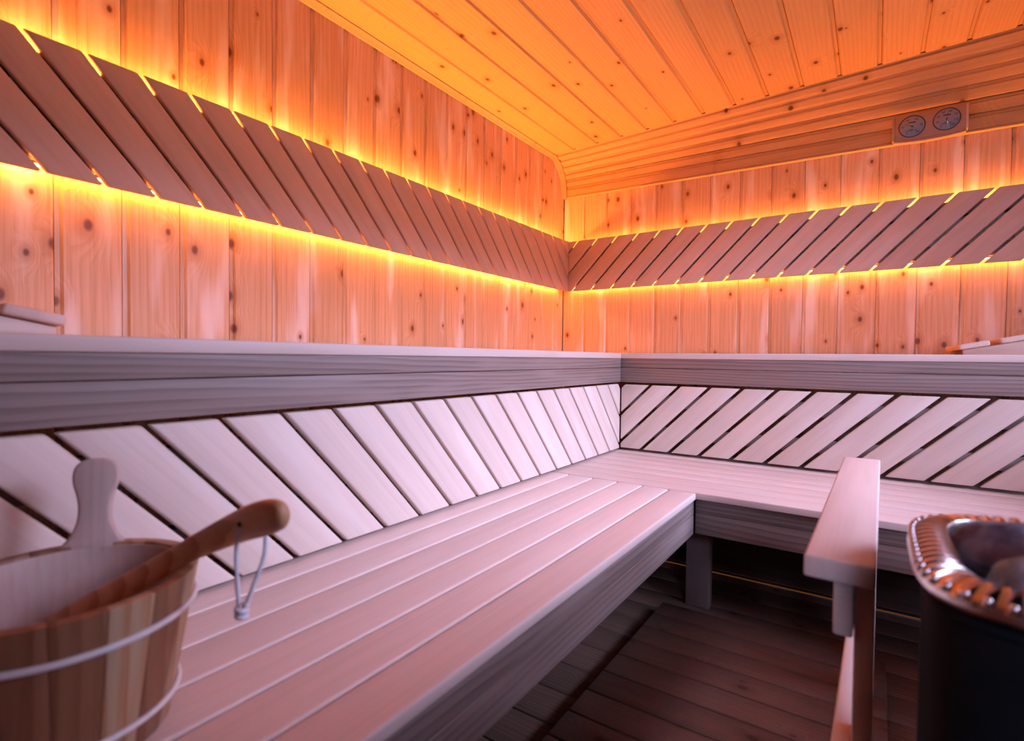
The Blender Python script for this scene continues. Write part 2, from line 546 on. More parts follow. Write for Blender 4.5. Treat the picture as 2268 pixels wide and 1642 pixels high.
# ------------------------------------------------------------------ ceiling
cl = struct(quad_wall('ceiling', [(-0.08, X1+0.08, Y0-0.06, 0.08, 2.16, 2.2)], DARKBOARD))
PC = 0.1418
meC = extrude_profile(board_profile(PC, d=0.0075), 0, -0.157-Y0, 'board')
x = 0.012-PC*1
tilt = math.atan(CZS)
while x < X1-0.03:
    x0 = x
    me, xa = meC, x0
    # local X = +y, local Z = down, local Y = Z x X = (-z) x y = +x
    ct, st = math.cos(tilt), math.sin(tilt)
    M = Matrix(((0, ct, st, x0), (1, 0, 0, Y0), (0, st, -ct, ceil_z(x0)), (0, 0, 0, 1)))
    if x0 < 0:
        me = extrude_profile([(0.013-x0-0.012, -0.016), (0.013-x0-0.012, 0), (PC-0.0165, 0), (PC-0.012, -0.0055), (PC-0.0005, -0.0055), (PC-0.0005, -0.016)], 0, -0.157-Y0, 'board')
    link('board', me, CEIL, cl, M)
    x += PC

# ------------------------------------------------------------------ cove between the ceiling and the back wall
cove = thing('trim_1', 'curved cove of narrow boards between ceiling and back wall', 'cove', (0.03, -0.02, 1.8))
del cove['category']
struct(cove)
CP = [(-0.1530, 2.0262, 2.0990), (-0.1180, 2.0081, 2.0556), (-0.0850, 1.9854, 2.0091), (-0.0570, 1.9515, 1.9609), (-0.0360, 1.9165, 1.9072), (-0.0270, 1.8732, 1.8513), (-0.0215, 1.8194, 1.7879)]
XA, XB = 0.0290, X1-0.002
def cove_board(i):
    (ya, za0, zb0), (yb, za1, zb1) = CP[i], CP[i+1]
    bm = bmesh.new()
    ends = []
    for X, zt, zb in ((XA, za0, za1), (XB, za0+(zb0-za0)*(XB-0.03)/1.99, za1+(zb1-za1)*(XB-0.03)/1.99)):
        a = Vector((ya, zt))
        b = Vector((yb, zb))
        d = (b-a).normalized()
        n = Vector((-d.y, d.x))
        if n.x > 0:
            n = -n
        Lb = (b-a).length
        pts = [(0.0004, 0.014), (0.0004, 0.0075), (0.0110, 0.0075), (0.0165, 0), (Lb-0.0035, 0), (Lb-0.0004, 0.004), (Lb-0.0004, 0.014)]
        ends.append([bm.verts.new((X, *(a+d*s-n*q))) for s, q in pts])
    A, B = ends
    m_ = len(A)
    bm.faces.new(A)
    bm.faces.new(B[::-1])
    for j in range(m_):
        bm.faces.new((A[j], B[j], B[(j+1) % m_], A[(j+1) % m_]))
    return finish(bm, 'board')
for i in range(6):
    link('board', cove_board(i), COVE, cove)
# thin bead closing the foot of the cove
bm = bmesh.new()
for X, z in ((XA, 1.8190), (XB, 1.7873-0.004)):
    pass
zz0, zz1 = 1.8190, 1.8190+(1.7875-1.8190)*(XB-0.03)/1.99
pr = [(-0.0010, 0.0), (-0.0260, 0.0), (-0.0260, -0.006), (-0.0010, -0.006)]
A = [bm.verts.new((XA, p[0], zz0-0.0005+p[1])) for p in pr]
B = [bm.verts.new((XB, p[0], zz1-0.0005+p[1])) for p in pr]
bm.faces.new(A[::-1]); bm.faces.new(B)
for j in range(4):
    bm.faces.new((A[j], A[(j+1) % 4], B[(j+1) % 4], B[j]))
link('bead', finish(bm, 'bead'), COVE, cove)

# edge moulding along the left wall that turns down beside the cove
def smooth_curve(pts, n):
    out = []
    m_ = len(pts)
    for i in range(m_-1):
        p0, p1, p2, p3 = (Vector(pts[max(i-1, 0)]), Vector(pts[i]), Vector(pts[i+1]), Vector(pts[min(i+2, m_-1)]))
        for j in range(n):
            t = j/n
            out.append(0.5*((2*p1)+(-p0+p2)*t+(2*p0-5*p1+4*p2-p3)*t*t+(-p0+3*p1-3*p2+p3)*t**3))
    out.append(Vector(pts[-1]))
    return out
arc = smooth_curve([(c[0], c[1]) for c in CP], 5)
path = [Vector((Y0, ceil_z(0.014)-0.0005)), Vector((-0.30, ceil_z(0.014)-0.0005)), Vector((-0.19, ceil_z(0.014)-0.0005))]+[p for p in arc]
path[-1].y -= 0.012
prof = [(0.0008, -0.004), (0.0275, -0.004), (0.0275, 0.004), (0.021, 0.0065), (0.012, 0.0155), (0.009, 0.019), (0.0008, 0.019)]
bm = bmesh.new()
rings = []
for i, p in enumerate(path):
    t = (path[min(i+1, len(path)-1)]-path[max(i-1, 0)]).normalized()
    n = Vector((t.y, -t.x))
    if n.y > 0 or (abs(n.y) < 1e-6 and n.x > 0):
        n = -n
    if n.x > 0 and n.y > -0.3:
        n = -n
    rings.append([bm.verts.new((a, p.x+n.x*b2, p.y+n.y*b2)) for a, b2 in prof])
for i in range(len(rings)-1):
    for j in range(len(prof)):
        bm.faces.new((rings[i][j], rings[i][(j+1) % len(prof)], rings[i+1][(j+1) % len(prof)], rings[i+1][j]))
bm.faces.new(rings[0]); bm.faces.new(rings[-1][::-1])
struct(link('trim_2', finish(bm, 'trim', smooth=math.radians(25)), COVE), 'narrow edge moulding under the ceiling along the left wall, turning down beside the cove')

# ------------------------------------------------------------------ floor
fl = struct(quad_wall('floor', [(-0.08, X1+0.08, Y0-0.06, 0.08, -0.06, FZ-0.021)], DARKBOARD))
fy = -0.02
while fy > Y0+0.1:
    bar('board', fl, FLOORW, 0.0, X1-0.002, fy-0.1125, fy-0.0015, FZ-0.02, FZ, 'x', bev=0.0025, seg=1)
    fy -= 0.114

# ------------------------------------------------------------------ benches
ub_l = thing('upper_bench', 'long upper bench along the left wall with pale top edge and dark fascia', 'bench', (0.33, -1.9, Z2))
ub_r = thing('upper_bench', 'long upper bench along the back wall below the dial gauge', 'bench', (1.4, -0.33, Z2))
PW = 0.0930
def planks_y(parent, xs, y0, y1, z0, z1, m, bev=0.004):
    for xa, xb in xs:
        bar('plank', parent, m, xa, xb, y0, y1, z0, z1, 'y', bev=bev, seg=3)
def planks_x(parent, ys, x0, x1, z0, z1, m, bev=0.004):
    for ya, yb in ys:
        bar('plank', parent, m, x0, x1, ya, yb, z0, z1, 'x', bev=bev, seg=3)
ux = [(0.03+i*0.0902, 0.03+i*0.0902+0.0855) for i in range(7)]
ux[-1] = (ux[-1][0], W)
planks_y(ub_l, ux, Y0+0.01, -W-0.004, Z2, Z1, BENCH, 0.003)
uy = [(-0.03-i*0.0902-0.0855, -0.03-i*0.0902) for i in range(7)]
uy[-1] = (-W, uy[-1][1])
planks_x(ub_r, uy, 0.02, X1-0.01, Z2, Z1, BENCH, 0.003)
F = W-0.0035
bar('fascia_board', ub_l, FASCIA, F-0.028, F, Y0+0.01, -F-0.002, Z3+0.0008, Z2-0.0005, 'yz', bev=0.0015)
bar('fascia_board', ub_l, FASCIA, F-0.028, F, Y0+0.01, -F-0.002, Z4, Z3-0.0008, 'yz', bev=0.0015)
bar('fascia_board', ub_r, FASCIA, F-0.030, X1-0.01, -F, -F+0.028, Z3+0.0008, Z2-0.0005, 'xz', bev=0.0015)
bar('fascia_board', ub_r, FASCIA, F-0.030, X1-0.01, -F, -F+0.028, Z4, Z3-0.0008, 'xz', bev=0.0015)
for yy in (-3.1, -2.2, -1.3):
    bar('bearer', ub_l, FASCIA, 0.02, F-0.03, yy-0.02, yy+0.02, Z2-0.06, Z2-0.001, 'x')
for xx in (0.75, 1.5, 2.25):
    bar('bearer', ub_r, FASCIA, xx-0.02, xx+0.02, -F+0.03, -0.02, Z2-0.06, Z2-0.001, 'y')

lb_l = thing('lower_bench', 'broad lower bench under the bucket, planks running towards the corner', 'bench', (0.9, -2.1, FZ))
lb_r = thing('lower_bench', 'lower bench along the back, behind the guard rail, planks running sideways', 'bench', (1.6, -0.95, FZ))
gx = [0.5285, 0.6205, 0.7129, 0.8036, 0.8912, 0.9768, 1.0601]
lx = [(gx[i]+0.0022, gx[i+1]-0.0022) for i in range(6)]+[(gx[6]+0.0022, WL)]
planks_y(lb_l, lx, Y0+0.01, -WR-0.006, L2, L1, BENCH, 0.0045)
gy = [-0.5290, -0.6160, -0.7030, -0.7900, -0.8770, -0.9640, -1.0510, -1.1370]
ly = [(gy[i+1]+0.0012, gy[i]-0.0012) for i in range(7)]+[(-WR, gy[7]-0.0012)]
planks_x(lb_r, ly, 0.50, X1-0.01, L2, L1, BENCH, 0.003)
LF = WL-0.009
bar('fascia_board', lb_l, FASCIA, LF-0.028, LF, Y0+0.01, -WR+0.006, 0.3800, L2-0.0005, 'yz', bev=0.0015)
bar('fascia_board', lb_l, FASCIA, LF-0.028, LF, Y0+0.01, -WR+0.006, 0.3200, 0.3790, 'yz', bev=0.0015)
RF = -WR+0.020
bar('fascia_board', lb_r, FASCIA, LF+0.001, X1-0.01, RF, RF+0.028, 0.3840, L2-0.0005, 'xz', bev=0.0015)
bar('fascia_board', lb_r, FASCIA, LF+0.001, X1-0.01, RF, RF+0.028, 0.3190, 0.3832, 'xz', bev=0.0015)
for xx in (1.075, 2.25):
    bar('leg', lb_r, FASCIA, xx, xx+0.075, -1.085, -1.045, FZ, L2-0.001, 'z', bev=0.002)
for xx in (0.62, 1.25, 1.75):
    bar('bearer', lb_r, FASCIA, xx-0.02, xx+0.02, -1.04, -0.77, L2-0.06, L2-0.001, 'y', bev=0.002)
for yy in (-3.1, -2.2):
    bar('leg', lb_l, FASCIA, 0.75, 0.79, yy, yy+0.075, FZ, L2-0.001, 'z', bev=0.002)
for yy in (-2.7, -1.75):
    bar('bearer', lb_l, FASCIA, 0.56, 1.10, yy-0.02, yy+0.02, L2-0.06, L2-0.001, 'x', bev=0.002)
# horizontal boards closing the space under the benches
kp = struct(bar('wall_bench_base', None, DARKBOARD, 0.47, X1-0.01, -0.745, -0.73, FZ+0.012, L2-0.002, 'x', bev=0))
z = FZ+0.014
for h in (0.118, 0.118, 0.118):
    bar('board', kp, DARKBOARD, 0.52, X1-0.01, -0.764, -0.746, z, z+h-0.004, 'x', bev=0.003, seg=1)
    z += h
kp2 = struct(bar('wall_bench_side', None, DARKBOARD, 0.455, 0.468, Y0+0.01, -0.51, FZ+0.012, L2-0.002, 'y', bev=0))

# ------------------------------------------------------------------ backrests of diagonal slats
def slat_panel(parent, wall, plane, u_lo, u_hi, z0, z1, t0, pitch, dx, gap, n, thick, m, bev=0.0035):
    """Diagonal slats on a wall. wall 'L': plane x=plane, u=y (slats fall towards +y); 'R': plane y=-plane, u=x (slats fall towards -x).
    t0 is the middle of a gap along the top edge, dx how far the gap shifts on the way down."""
    sgn = 1 if wall == 'L' else -1
    cache = {}
    for k in range(n):
        a, b = t0+k*pitch+gap/2, t0+(k+1)*pitch-gap/2
        poly = [(a, z1), (b, z1), (b+sgn*dx, z0), (a+sgn*dx, z0)]
        full = min(p[0] for p in poly) >= u_lo and max(p[0] for p in poly) <= u_hi
        poly = clip(clip(poly, 0, u_lo, False), 0, u_hi, True)
        if len(poly) < 3:
            continue
        us = [p[0] for p in poly]
        area = abs(sum(poly[i][0]*poly[(i+1) % len(poly)][1]-poly[(i+1) % len(poly)][0]*poly[i][1] for i in range(len(poly)))/2)
        if area < 2e-4:
            continue
        cu, cz = sum(us)/len(us), sum(p[1] for p in poly)/len(poly)
        if full:
            cu = a+(b-a)/2+sgn*dx/2
            cz = (z0+z1)/2
        d2 = Vector((-sgn*dx, z1-z0)).normalized()        # along the slat, in (u, z)
        if wall == 'L':
            nrm = Vector((1, 0, 0))
            ex = Vector((0, d2.x, d2.y))
            org = Vector((plane, cu, cz))
            uvec = Vector((0, 1, 0))
        else:
            nrm = Vector((0, -1, 0))
            ex = Vector((d2.x, 0, d2.y))
            org = Vector((cu, -plane, cz))
            uvec = Vector((1, 0, 0))
        ey = nrm.cross(ex)
        M = Matrix(((ex.x, ey.x, nrm.x, org.x), (ex.y, ey.y, nrm.y, org.y), (ex.z, ey.z, nrm.z, org.z), (0, 0, 0, 1)))
        if full and 'f' in cache:
            me = cache['f']
        else:
            pts = []
            for (u, z) in poly:
                v = uvec*(u-cu)+Vector((0, 0, z-cz))
                pts.append((v.dot(ex), v.dot(ey)))
            ar = sum(pts[i][0]*pts[(i+1) % len(pts)][1]-pts[(i+1) % len(pts)][0]*pts[i][1] for i in range(len(pts)))
            if ar < 0:
                pts.reverse()
            clean = []
            for p in pts:
                if not clean or (Vector(p)-Vector(clean[-1])).length > 0.004:
                    clean.append(p)
            if (Vector(clean[0])-Vector(clean[-1])).length < 0.004:
                clean.pop()
            if len(clean) < 3:
                continue
            me = poly_prism(clean, thick, bev, 2, 'slat')
            if full:
                cache['f'] = me
        link('slat', me, m, parent, M)

O1, ZT, ZB = 0.0783, 1.536, 1.2458
OB, LT, LBt = 0.6565, 0.7418, 0.4567
br_ul = thing('backrest', 'upper diagonal-slat backrest on the left wall, glowing amber along its edges', 'backrest', (0.04, -1.6, ZB))
br_ur = thing('backrest', 'upper diagonal-slat backrest on the back wall, amber light in its gaps', 'backrest', (1.2, -0.04, ZB))
br_ll = thing('backrest', 'lower pale diagonal-slat backrest behind the wooden bucket', 'backrest', (0.63, -1.9, LBt))
br_lr = thing('backrest', 'lower pale diagonal-slat backrest with black gaps, behind the guard rail', 'backrest', (1.4, -0.63, LBt))
slat_panel(br_ul, 'L', O1, -3.18, -O1-0.003, ZB, ZT, -2.5062-0.1115*10, 0.1115, 0.2630, 0.0125, 34, 0.020, ASPEN)
slat_panel(br_ur, 'R', O1, O1-0.015, X1-0.03, ZB, ZT, 0.6205-0.1214*8, 0.1214, 0.2820, 0.0130, 26, 0.020, ASPEN)
slat_panel(br_ll, 'L', OB, -3.22, -OB-0.002, LBt, LT, -2.6120-0.1140*9, 0.1140, 0.2590, 0.0110, 30, 0.020, ASPEN, 0.0042)
slat_panel(br_lr, 'R', OB, OB+0.002, X1-0.03, LBt+0.0040, LT-0.002, 0.7895-0.1219*3, 0.1219, 0.2810, 0.0165, 20, 0.020, ASPEN)
# battens carrying the slats
for z0, z1 in ((1.2770, 1.330), (1.452, 1.5050)):
    bar('batten', br_ul, FASCIA, 0.0005, O1-0.0205, -3.15, -0.0805, z0, z1, 'y', bev=0.002, seg=1)
    bar('batten', br_ur, FASCIA, 0.0605, X1-0.06, -O1+0.0205, -0.0005, z0, z1, 'x', bev=0.002, seg=1)
for z0, z1 in ((0.515, 0.565), (0.645, 0.700)):
    bar('batten', br_ll, DARKBOARD, OB-0.052, OB-0.0205, -3.2, -OB-0.004, z0, z1, 'y', bev=0.002, seg=1)
    bar('batten', br_lr, FASCIA, OB-0.03, X1-0.05, -OB+0.0205, -OB+0.050, z0, z1, 'x', bev=0.002, seg=1)

# ------------------------------------------------------------------ LED strips behind the upper backrests
def led(label, x0, x1, y0, y1, z, facing, axis, m=LEDM):
    t = thing('light_strip', label, 'light strip', ((x0+x1)/2, (y0+y1)/2, z))
    s = 1 if facing == 'up' else -1
    bar('channel', t, CHAN, x0, x1, y0, y1, min(z, z+s*0.004), max(z, z+s*0.004), axis, bev=0)
    bar('diffuser', t, m, x0+0.002, x1-0.002, y0+0.002, y1-0.002, min(z+s*0.0042, z+s*0.0075), max(z+s*0.0042, z+s*0.0075), axis, bev=0)
led('amber light strip hidden under the left upper backrest, washing the wall below it', 0.010, 0.024, -2.62, -0.085, 1.2765, 'down', 'y')
led('amber light strip hidden on top of the left upper backrest, washing the wall above it', 0.010, 0.024, -2.55, -0.085, 1.5055, 'up', 'y', LEDU)
led('amber light strip hidden under the back wall backrest, washing the boards below it', 0.066, X1-0.10, -0.024, -0.010, 1.2765, 'down', 'x', LEDRB)
led('amber light strip hidden on top of the back wall backrest, below the cove', 0.066, X1-0.10, -0.024, -0.010, 1.5055, 'up', 'x', LEDR)
led('thin glowing bar for amber light leaking at the floor under the back bench', 0.56, X1-0.05, -0.7745, -0.7690, FZ+0.0005, 'up', 'x', FLOOR_GLOW)  # glowing bar added where warm light leaks out below the panel

# ------------------------------------------------------------------ headrests on the upper benches
def headrest(name, label, org, ux, uy, n, length, ang):
    """ux: direction in which it rises, uy: along the slats."""
    t = thing(name, label, 'headrest', org)
    ux = Vector(ux); uy = Vector(uy)
    d = ux*math.cos(ang)+Vector((0, 0, math.sin(ang)))
    nrm = Vector((0, 0, 1))*math.cos(ang)-ux*math.sin(ang)
    org = Vector(org)
    for k in range(n):
        s = 0.006+k*0.104+0.039
        c = org+uy*(length/2)+d*s+nrm*0.0245
        ex, ey = uy, (nrm.cross(uy))
        link('slat', box_mesh(length, 0.078, 0.018, 0.005, 3, 'ASPEN'), ASPEN, t, basis(ex, ey, c))
    for off in (0.012, length-0.037):
        Lh = n*0.104
        pts = [(0.012, 0), (Lh*math.cos(ang), 0), (Lh*math.cos(ang), Lh*math.sin(ang)+0.014), (0.012, 0.014+0.012*math.tan(ang))]
        me = poly_prism(pts, 0.025, 0.0015, 1, 'wedge')
        nn = ux.cross(Vector((0, 0, 1)))
        base = org+uy*off
        if nn.dot(uy) > 0:
            base = base+uy*0.025
        link('wedge', me, ASPEN, t, Matrix(((ux.x, 0, nn.x, base.x), (ux.y, 0, nn.y, base.y), (0, 1, nn.z, base.z+0.0003), (0, 0, 0, 1))))
ANG = math.radians(11.5)
headrest('headrest', 'sloping slatted headrest on the upper left bench above the bucket', (0.13, -2.548, Z1+0.0003), (0, -1, 0), (1, 0, 0), 3, 0.37, ANG)
headrest('headrest', 'sloping slatted headrest on the upper back bench under the dial gauge', (1.808, -0.13, Z1+0.0003), (1, 0, 0), (0, -1, 0), 4, 0.42, ANG)

# ------------------------------------------------------------------ thermometer and hygrometer
gz0, gz1 = 1.7900, 1.8860
gxa, gxb = 1.6225, 1.8580
gy_ = -0.0640
ga = thing('dial_gauge', 'wooden wall gauge with two round dials, thermometer and hygrometer', 'gauge', ((gxa+gxb)/2, -0.03, gz0))
def arcpts(z_end, sag, n=14):
    return [(gxa+(gxb-gxa)*i/n, z_end-sag*(1-(2*i/n-1)**2)) for i in range(n+1)]
def xz_panel(name, pts, yf, thick, m, parent, bev=0.001):
    cx = sum(p[0] for p in pts)/len(pts); cz = sum(p[1] for p in pts)/len(pts)
    me = poly_prism([(p[0]-cx, p[1]-cz) for p in pts], thick, bev, 1, name)
    return link(name, me, m, parent, Matrix(((1, 0, 0, cx), (0, 0, -1, yf), (0, 1, 0, cz), (0, 0, 0, 1))))
low = arcpts(gz0, 0.0085)
xz_panel('panel', low+[(gxb, gz1), (gxa, gz1)], gy_, 0.024, GAUGEW, ga)
xz_panel('stile', [(gxa-0.006, gz0-0.003), (gxa+0.0025, gz0-0.003), (gxa+0.0025, gz1+0.001), (gxa-0.006, gz1+0.001)], gy_-0.004, 0.028, GAUGEW, ga)
xz_panel('stile', [(gxb-0.0025, gz0-0.003), (gxb+0.006, gz0-0.003), (gxb+0.006, gz1+0.001), (gxb-0.0025, gz1+0.001)], gy_-0.004, 0.028, ASPEN, ga)  # paler wood than the other stile: window light put into its colour
for d, t in ((0.0, 0.0065), (0.007, 0.0065)):
    lo = [(p[0], p[1]-d-t) for p in low]
    hi = [(p[0], p[1]-d-0.0004) for p in low]
    xz_panel('lower_lip', lo+hi[::-1], gy_-0.004-d*0.3, 0.028, GAUGEW, ga, 0.0008)
def disc(r, depth, n=40, dome=0.0):
    bm = bmesh.new()
    if dome:
        rings = []
        for i in range(9):
            a = i/8
            A_ = math.radians(28)*a
            Rs = r/math.sin(math.radians(28))
            rr_, zz_ = Rs*math.sin(A_), depth+Rs*(math.cos(A_)-math.cos(math.radians(28)))
            rings.append([bm.verts.new((rr_*math.cos(2*math.pi*k/n), rr_*math.sin(2*math.pi*k/n), zz_)) for k in range(n)] if i else [bm.verts.new((0, 0, zz_))])
        for k in range(n):
            bm.faces.new((rings[0][0], rings[1][k], rings[1][(k+1) % n]))
        for i in range(1, 8):
            for k in range(n):
                bm.faces.new((rings[i][k], rings[i+1][k], rings[i+1][(k+1) % n], rings[i][(k+1) % n]))
        return finish(bm, 'glass', smooth=0)
    a = [bm.verts.new((r*math.cos(2*math.pi*k/n), r*math.sin(2*math.pi*k/n), 0)) for k in range(n)]
    b = [bm.verts.new((r*math.cos(2*math.pi*k/n), r*math.sin(2*math.pi*k/n), depth)) for k in range(n)]
    bm.faces.new(a[::-1]); bm.faces.new(b)
    for k in range(n):
        bm.faces.new((a[k], a[(k+1) % n], b[(k+1) % n], b[k]))
    return finish(bm, 'disc')
def dial(cx, cz, numbers, start, sweep, needle_ang):
    R = 0.0435
    M = Matrix(((1, 0, 0, cx), (0, 0, -1, gy_-0.0005), (0, 1, 0, cz), (0, 0, 0, 1)))
    f = link('dial_face', disc(R, 0.003), DIAL, ga, M)
    ring = [(R*math.cos(2*math.pi*k/48), R*math.sin(2*math.pi*k/48), 0.0035) for k in range(48)]
    link('bezel', tube(ring, 0.0016, 8, True, 'bezel'), BEZEL, f, M)
    for i, s in enumerate(numbers):
        a = math.radians(start-sweep*i/(len(numbers)-1))
        cu = bpy.data.curves.new('numeral', 'FONT')
        cu.body = s
        cu.size = 0.0105
        cu.align_x = 'CENTER'
        cu.align_y = 'CENTER'
        tmp = bpy.data.objects.new('numeral_tmp', cu)
        COL.objects.link(tmp)
        me = bpy.data.meshes.new_from_object(tmp.evaluated_get(bpy.context.evaluated_depsgraph_get()))
        bpy.data.objects.remove(tmp)
        link('numeral', me, INK, f, M @ Matrix.Translation((0.031*math.cos(a), 0.031*math.sin(a), 0.0034)))
    for (x0, x1, z0, z1) in ((-0.012, 0.012, 0.0145, 0.0180), (-0.016, 0.016, -0.0175, -0.0160), (-0.007, 0.007, -0.0140, -0.0125)):
        link('print_bar', box_mesh(x1-x0, z1-z0, 0.0006, 0, 1, 'ink'), INK, f, M @ Matrix.Translation(((x0+x1)/2, (z0+z1)/2, 0.0034)))
    na = math.radians(needle_ang)
    pts = [(-0.008, -0.0008), (0.026, -0.0004), (0.026, 0.0004), (-0.008, 0.0008)]
    link('needle', poly_prism(pts, 0.0006, 0, 1, 'needle'), INK, f, M @ Matrix.Rotation(na, 4, 'Z') @ Matrix.Translation((0, 0, 0.0052)))
    link('needle_hub', disc(0.003, 0.001, 16), INK, f, M @ Matrix.Translation((0, 0, 0.0048)))
    link('glass', disc(R-0.001, 0.0055, 40, 0.010), DGLASS, f, M)
dial(1.6830, 1.8360, ['0', '20', '40', '60', '80', '100'], 235, 290, 150)
dial(1.7960, 1.8395, ['0', '20', '40', '60', '80', '100', '120', '140'], 235, 290, 82)

# ------------------------------------------------------------------ bucket
BC = Vector((0.875, -2.660, L1+0.0004))
BH, R1, R0 = 0.165, 0.1235, 0.095
NS = 18
bk = thing('bucket', 'wooden stave bucket with pale hoops and a paddle-shaped ear, holding a ladle', 'bucket', BC)
def rad(z):
    return R0+(R1-R0)*z/BH
EAR_ANG = math.atan2(-2.595+2.660, 0.7638-0.875)
def stave(a0, a1, ear=False):
    bm = bmesh.new()
    t = 0.0125
    n = 4
    zs = [0.0, BH*0.5, BH]
    grid = []
    for z in zs:
        row = []
        for i in range(n+1):
            a = a0+(a1-a0)*i/n
            ro, ri = rad(z), rad(z)-t
            row.append((bm.verts.new((ro*math.cos(a), ro*math.sin(a), z)), bm.verts.new((ri*math.cos(a), ri*math.sin(a), z))))
        grid.append(row)
    for j in range(len(zs)-1):
        for i in range(n):
            bm.faces.new((grid[j][i][0], grid[j][i+1][0], grid[j+1][i+1][0], grid[j+1][i][0]))
            bm.faces.new((grid[j][i+1][1], grid[j][i][1], grid[j+1][i][1], grid[j+1][i+1][1]))
        for i in (0, n):
            bm.faces.new((grid[j][i][0], grid[j+1][i][0], grid[j+1][i][1], grid[j][i][1]))
    for j in (0, len(zs)-1):
        for i in range(n):
            bm.faces.new((grid[j][i][0], grid[j][i+1][0], grid[j][i+1][1], grid[j][i][1]))
    bmesh.ops.recalc_face_normals(bm, faces=bm.faces[:])
    es = [e for e in bm.edges if len(e.link_faces) == 2 and e.calc_face_angle(0) > 0.9]
    bmesh.ops.bevel(bm, geom=es, offset=0.0013, segments=2, profile=0.5, affect='EDGES', clamp_overlap=True)
    for v in bm.verts:      # grain axis along the stave: local X = up
        v.co = Vector((v.co.z, v.co.y, -v.co.x))
    return finish(bm, 'stave', smooth=math.radians(40))
MS = Matrix(((0, 0, -1, BC.x), (0, 1, 0, BC.y), (1, 0, 0, BC.z), (0, 0, 0, 1)))
da = 2*math.pi/NS
for k in range(NS):
    a0 = EAR_ANG-da/2+k*da
    link('stave', stave(a0+0.0012, a0+da-0.0012), BUCKETW, bk, MS)
lin = lathe([(0.0, 0.026), (rad(0.026)-0.0150, 0.026), (rad(0.06)-0.0148, 0.06), (rad(BH)-0.0148, BH-0.004), (rad(BH)-0.0132, BH-0.004), (rad(0.02)-0.0134, 0.022), (0.0, 0.022)], 64, 'inner_skin')
link('inner_skin', lin, INNERW, bk, Matrix.Translation(BC))  # thin skin added to carry the sky-lit tone of the inside
link('bottom', disc(R0-0.014, 0.012), INNERW, bk, Matrix.Translation(BC+Vector((0, 0, 0.012))))
for zc, rr in ((0.128, 0.0034), (0.031, 0.0034)):
    ring = [((rad(zc)+0.0022)*math.cos(2*math.pi*k/64), (rad(zc)+0.0022)*math.sin(2*math.pi*k/64), zc) for k in range(64)]
    link('hoop', tube(ring, rr, 8, True, 'hoop'), HOOP, bk, Matrix.Translation(BC))
# ears: paddles rising from the rim
def ear(ang, nm):
    half = [(0.052, -0.012), (0.0445, 0.000), (0.0330, 0.012), (0.0255, 0.030), (0.0240, 0.048), (0.0265, 0.066), (0.0325, 0.082), (0.0350, 0.096), (0.0325, 0.110), (0.0235, 0.119), (0.010, 0.1225)]
    pts = [(z, y) for y, z in half]+[(z, -y) for y, z in half[::-1]]
    me = poly_prism([(p[0]*0.84, p[1]*0.70) for p in pts], 0.0135, 0.0042, 3, 'ear')
    out = Vector((math.cos(ang), math.sin(ang), 0))
    tan = Vector((0, 0, 1)).cross(out)
    r = rad(BH)-0.0008
    c = BC+out*r+Vector((0, 0, BH))
    lean = (R1-R0)/BH
    ex = (Vector((0, 0, 1))+out*lean).normalized()
    ez = tan.cross(ex)*-1
    ez = ex.cross(tan)
    if ez.dot(out) < 0:
        tan = -tan
        ez = ex.cross(tan)
    link('ear', me, INNERW, bk, Matrix(((ex.x, tan.x, ez.x, c.x), (ex.y, tan.y, ez.y, c.y), (ex.z, tan.z, ez.z, c.z), (0, 0, 0, 1))))
ear(EAR_ANG, 'ear')

# ------------------------------------------------------------------ ladle resting in the bucket
ld = thing('ladle', 'orange-toned wooden ladle leaning over the bucket rim with a white cord loop', 'ladle', (0.83, -2.623, 0.56))
cps = [(0.790, -2.645, 0.532), (0.835, -2.622, 0.562), (0.890, -2.592, 0.597), (0.947, -2.562, 0.634), (0.990, -2.545, 0.657), (1.030, -2.540, 0.674), (1.068, -2.537, 0.687), (1.082, -2.536, 0.6895)]
cv = smooth_curve(cps, 6)
nn = len(cv)
radii = []
for i in range(nn):
    t = i/(nn-1)
    r_w = 0.0130
    if t > 0.40:
        s = (t-0.40)/0.60
        r_w = 0.0130+0.0070*math.sin(min(1.0, s*1.15)*math.pi*0.55)
    if t > 0.70:
        r_w *= math.sqrt(max(0.004, 1-((t-0.70)/0.3)**1.9))
    radii.append((r_w*0.62, r_w))
link('handle', tube(cv, 0.01, 18, False, 'handle', radii=radii), LADLEW, ld)
# bowl
bm = bmesh.new()
R = 0.042
prof = [(0.006, -0.036), (0.026, -0.032), (0.039, -0.016), (R, 0.0), (R-0.006, 0.0), (0.033, -0.014), (0.022, -0.026), (0.004, -0.029)]
rings = [[bm.verts.new((r*math.cos(2*math.pi*k/24), r*math.sin(2*math.pi*k/24), z)) for k in range(24)] for r, z in prof]
for i in range(len(prof)-1):
    for k in range(24):
        bm.faces.new((rings[i][k], rings[i][(k+1) % 24], rings[i+1][(k+1) % 24], rings[i+1][k]))
bm.faces.new(rings[0][::-1]); bm.faces.new(rings[-1])
link('bowl', finish(bm, 'bowl', smooth=0), LADLEW, ld, Matrix.Translation((0.845, -2.665, 0.535)))
hx, hy, hz = 1.030, -2.556, 0.674
k0 = Vector((1.034, -2.556, 0.584))
loop = smooth_curve([(k0.x-0.002, k0.y-0.001, k0.z), (1.029, -2.558, 0.612), (1.024, -2.556, 0.645), (1.0235, -2.552, 0.668), (1.027, -2.543, 0.678), (1.034, -2.532, 0.668), (1.040, -2.534, 0.640), (1.040, -2.546, 0.610), (k0.x+0.002, k0.y+0.001, k0.z)], 6)
cord = link('cord', tube(loop, 0.0024, 8, False, 'cord'), ROPE, ld)
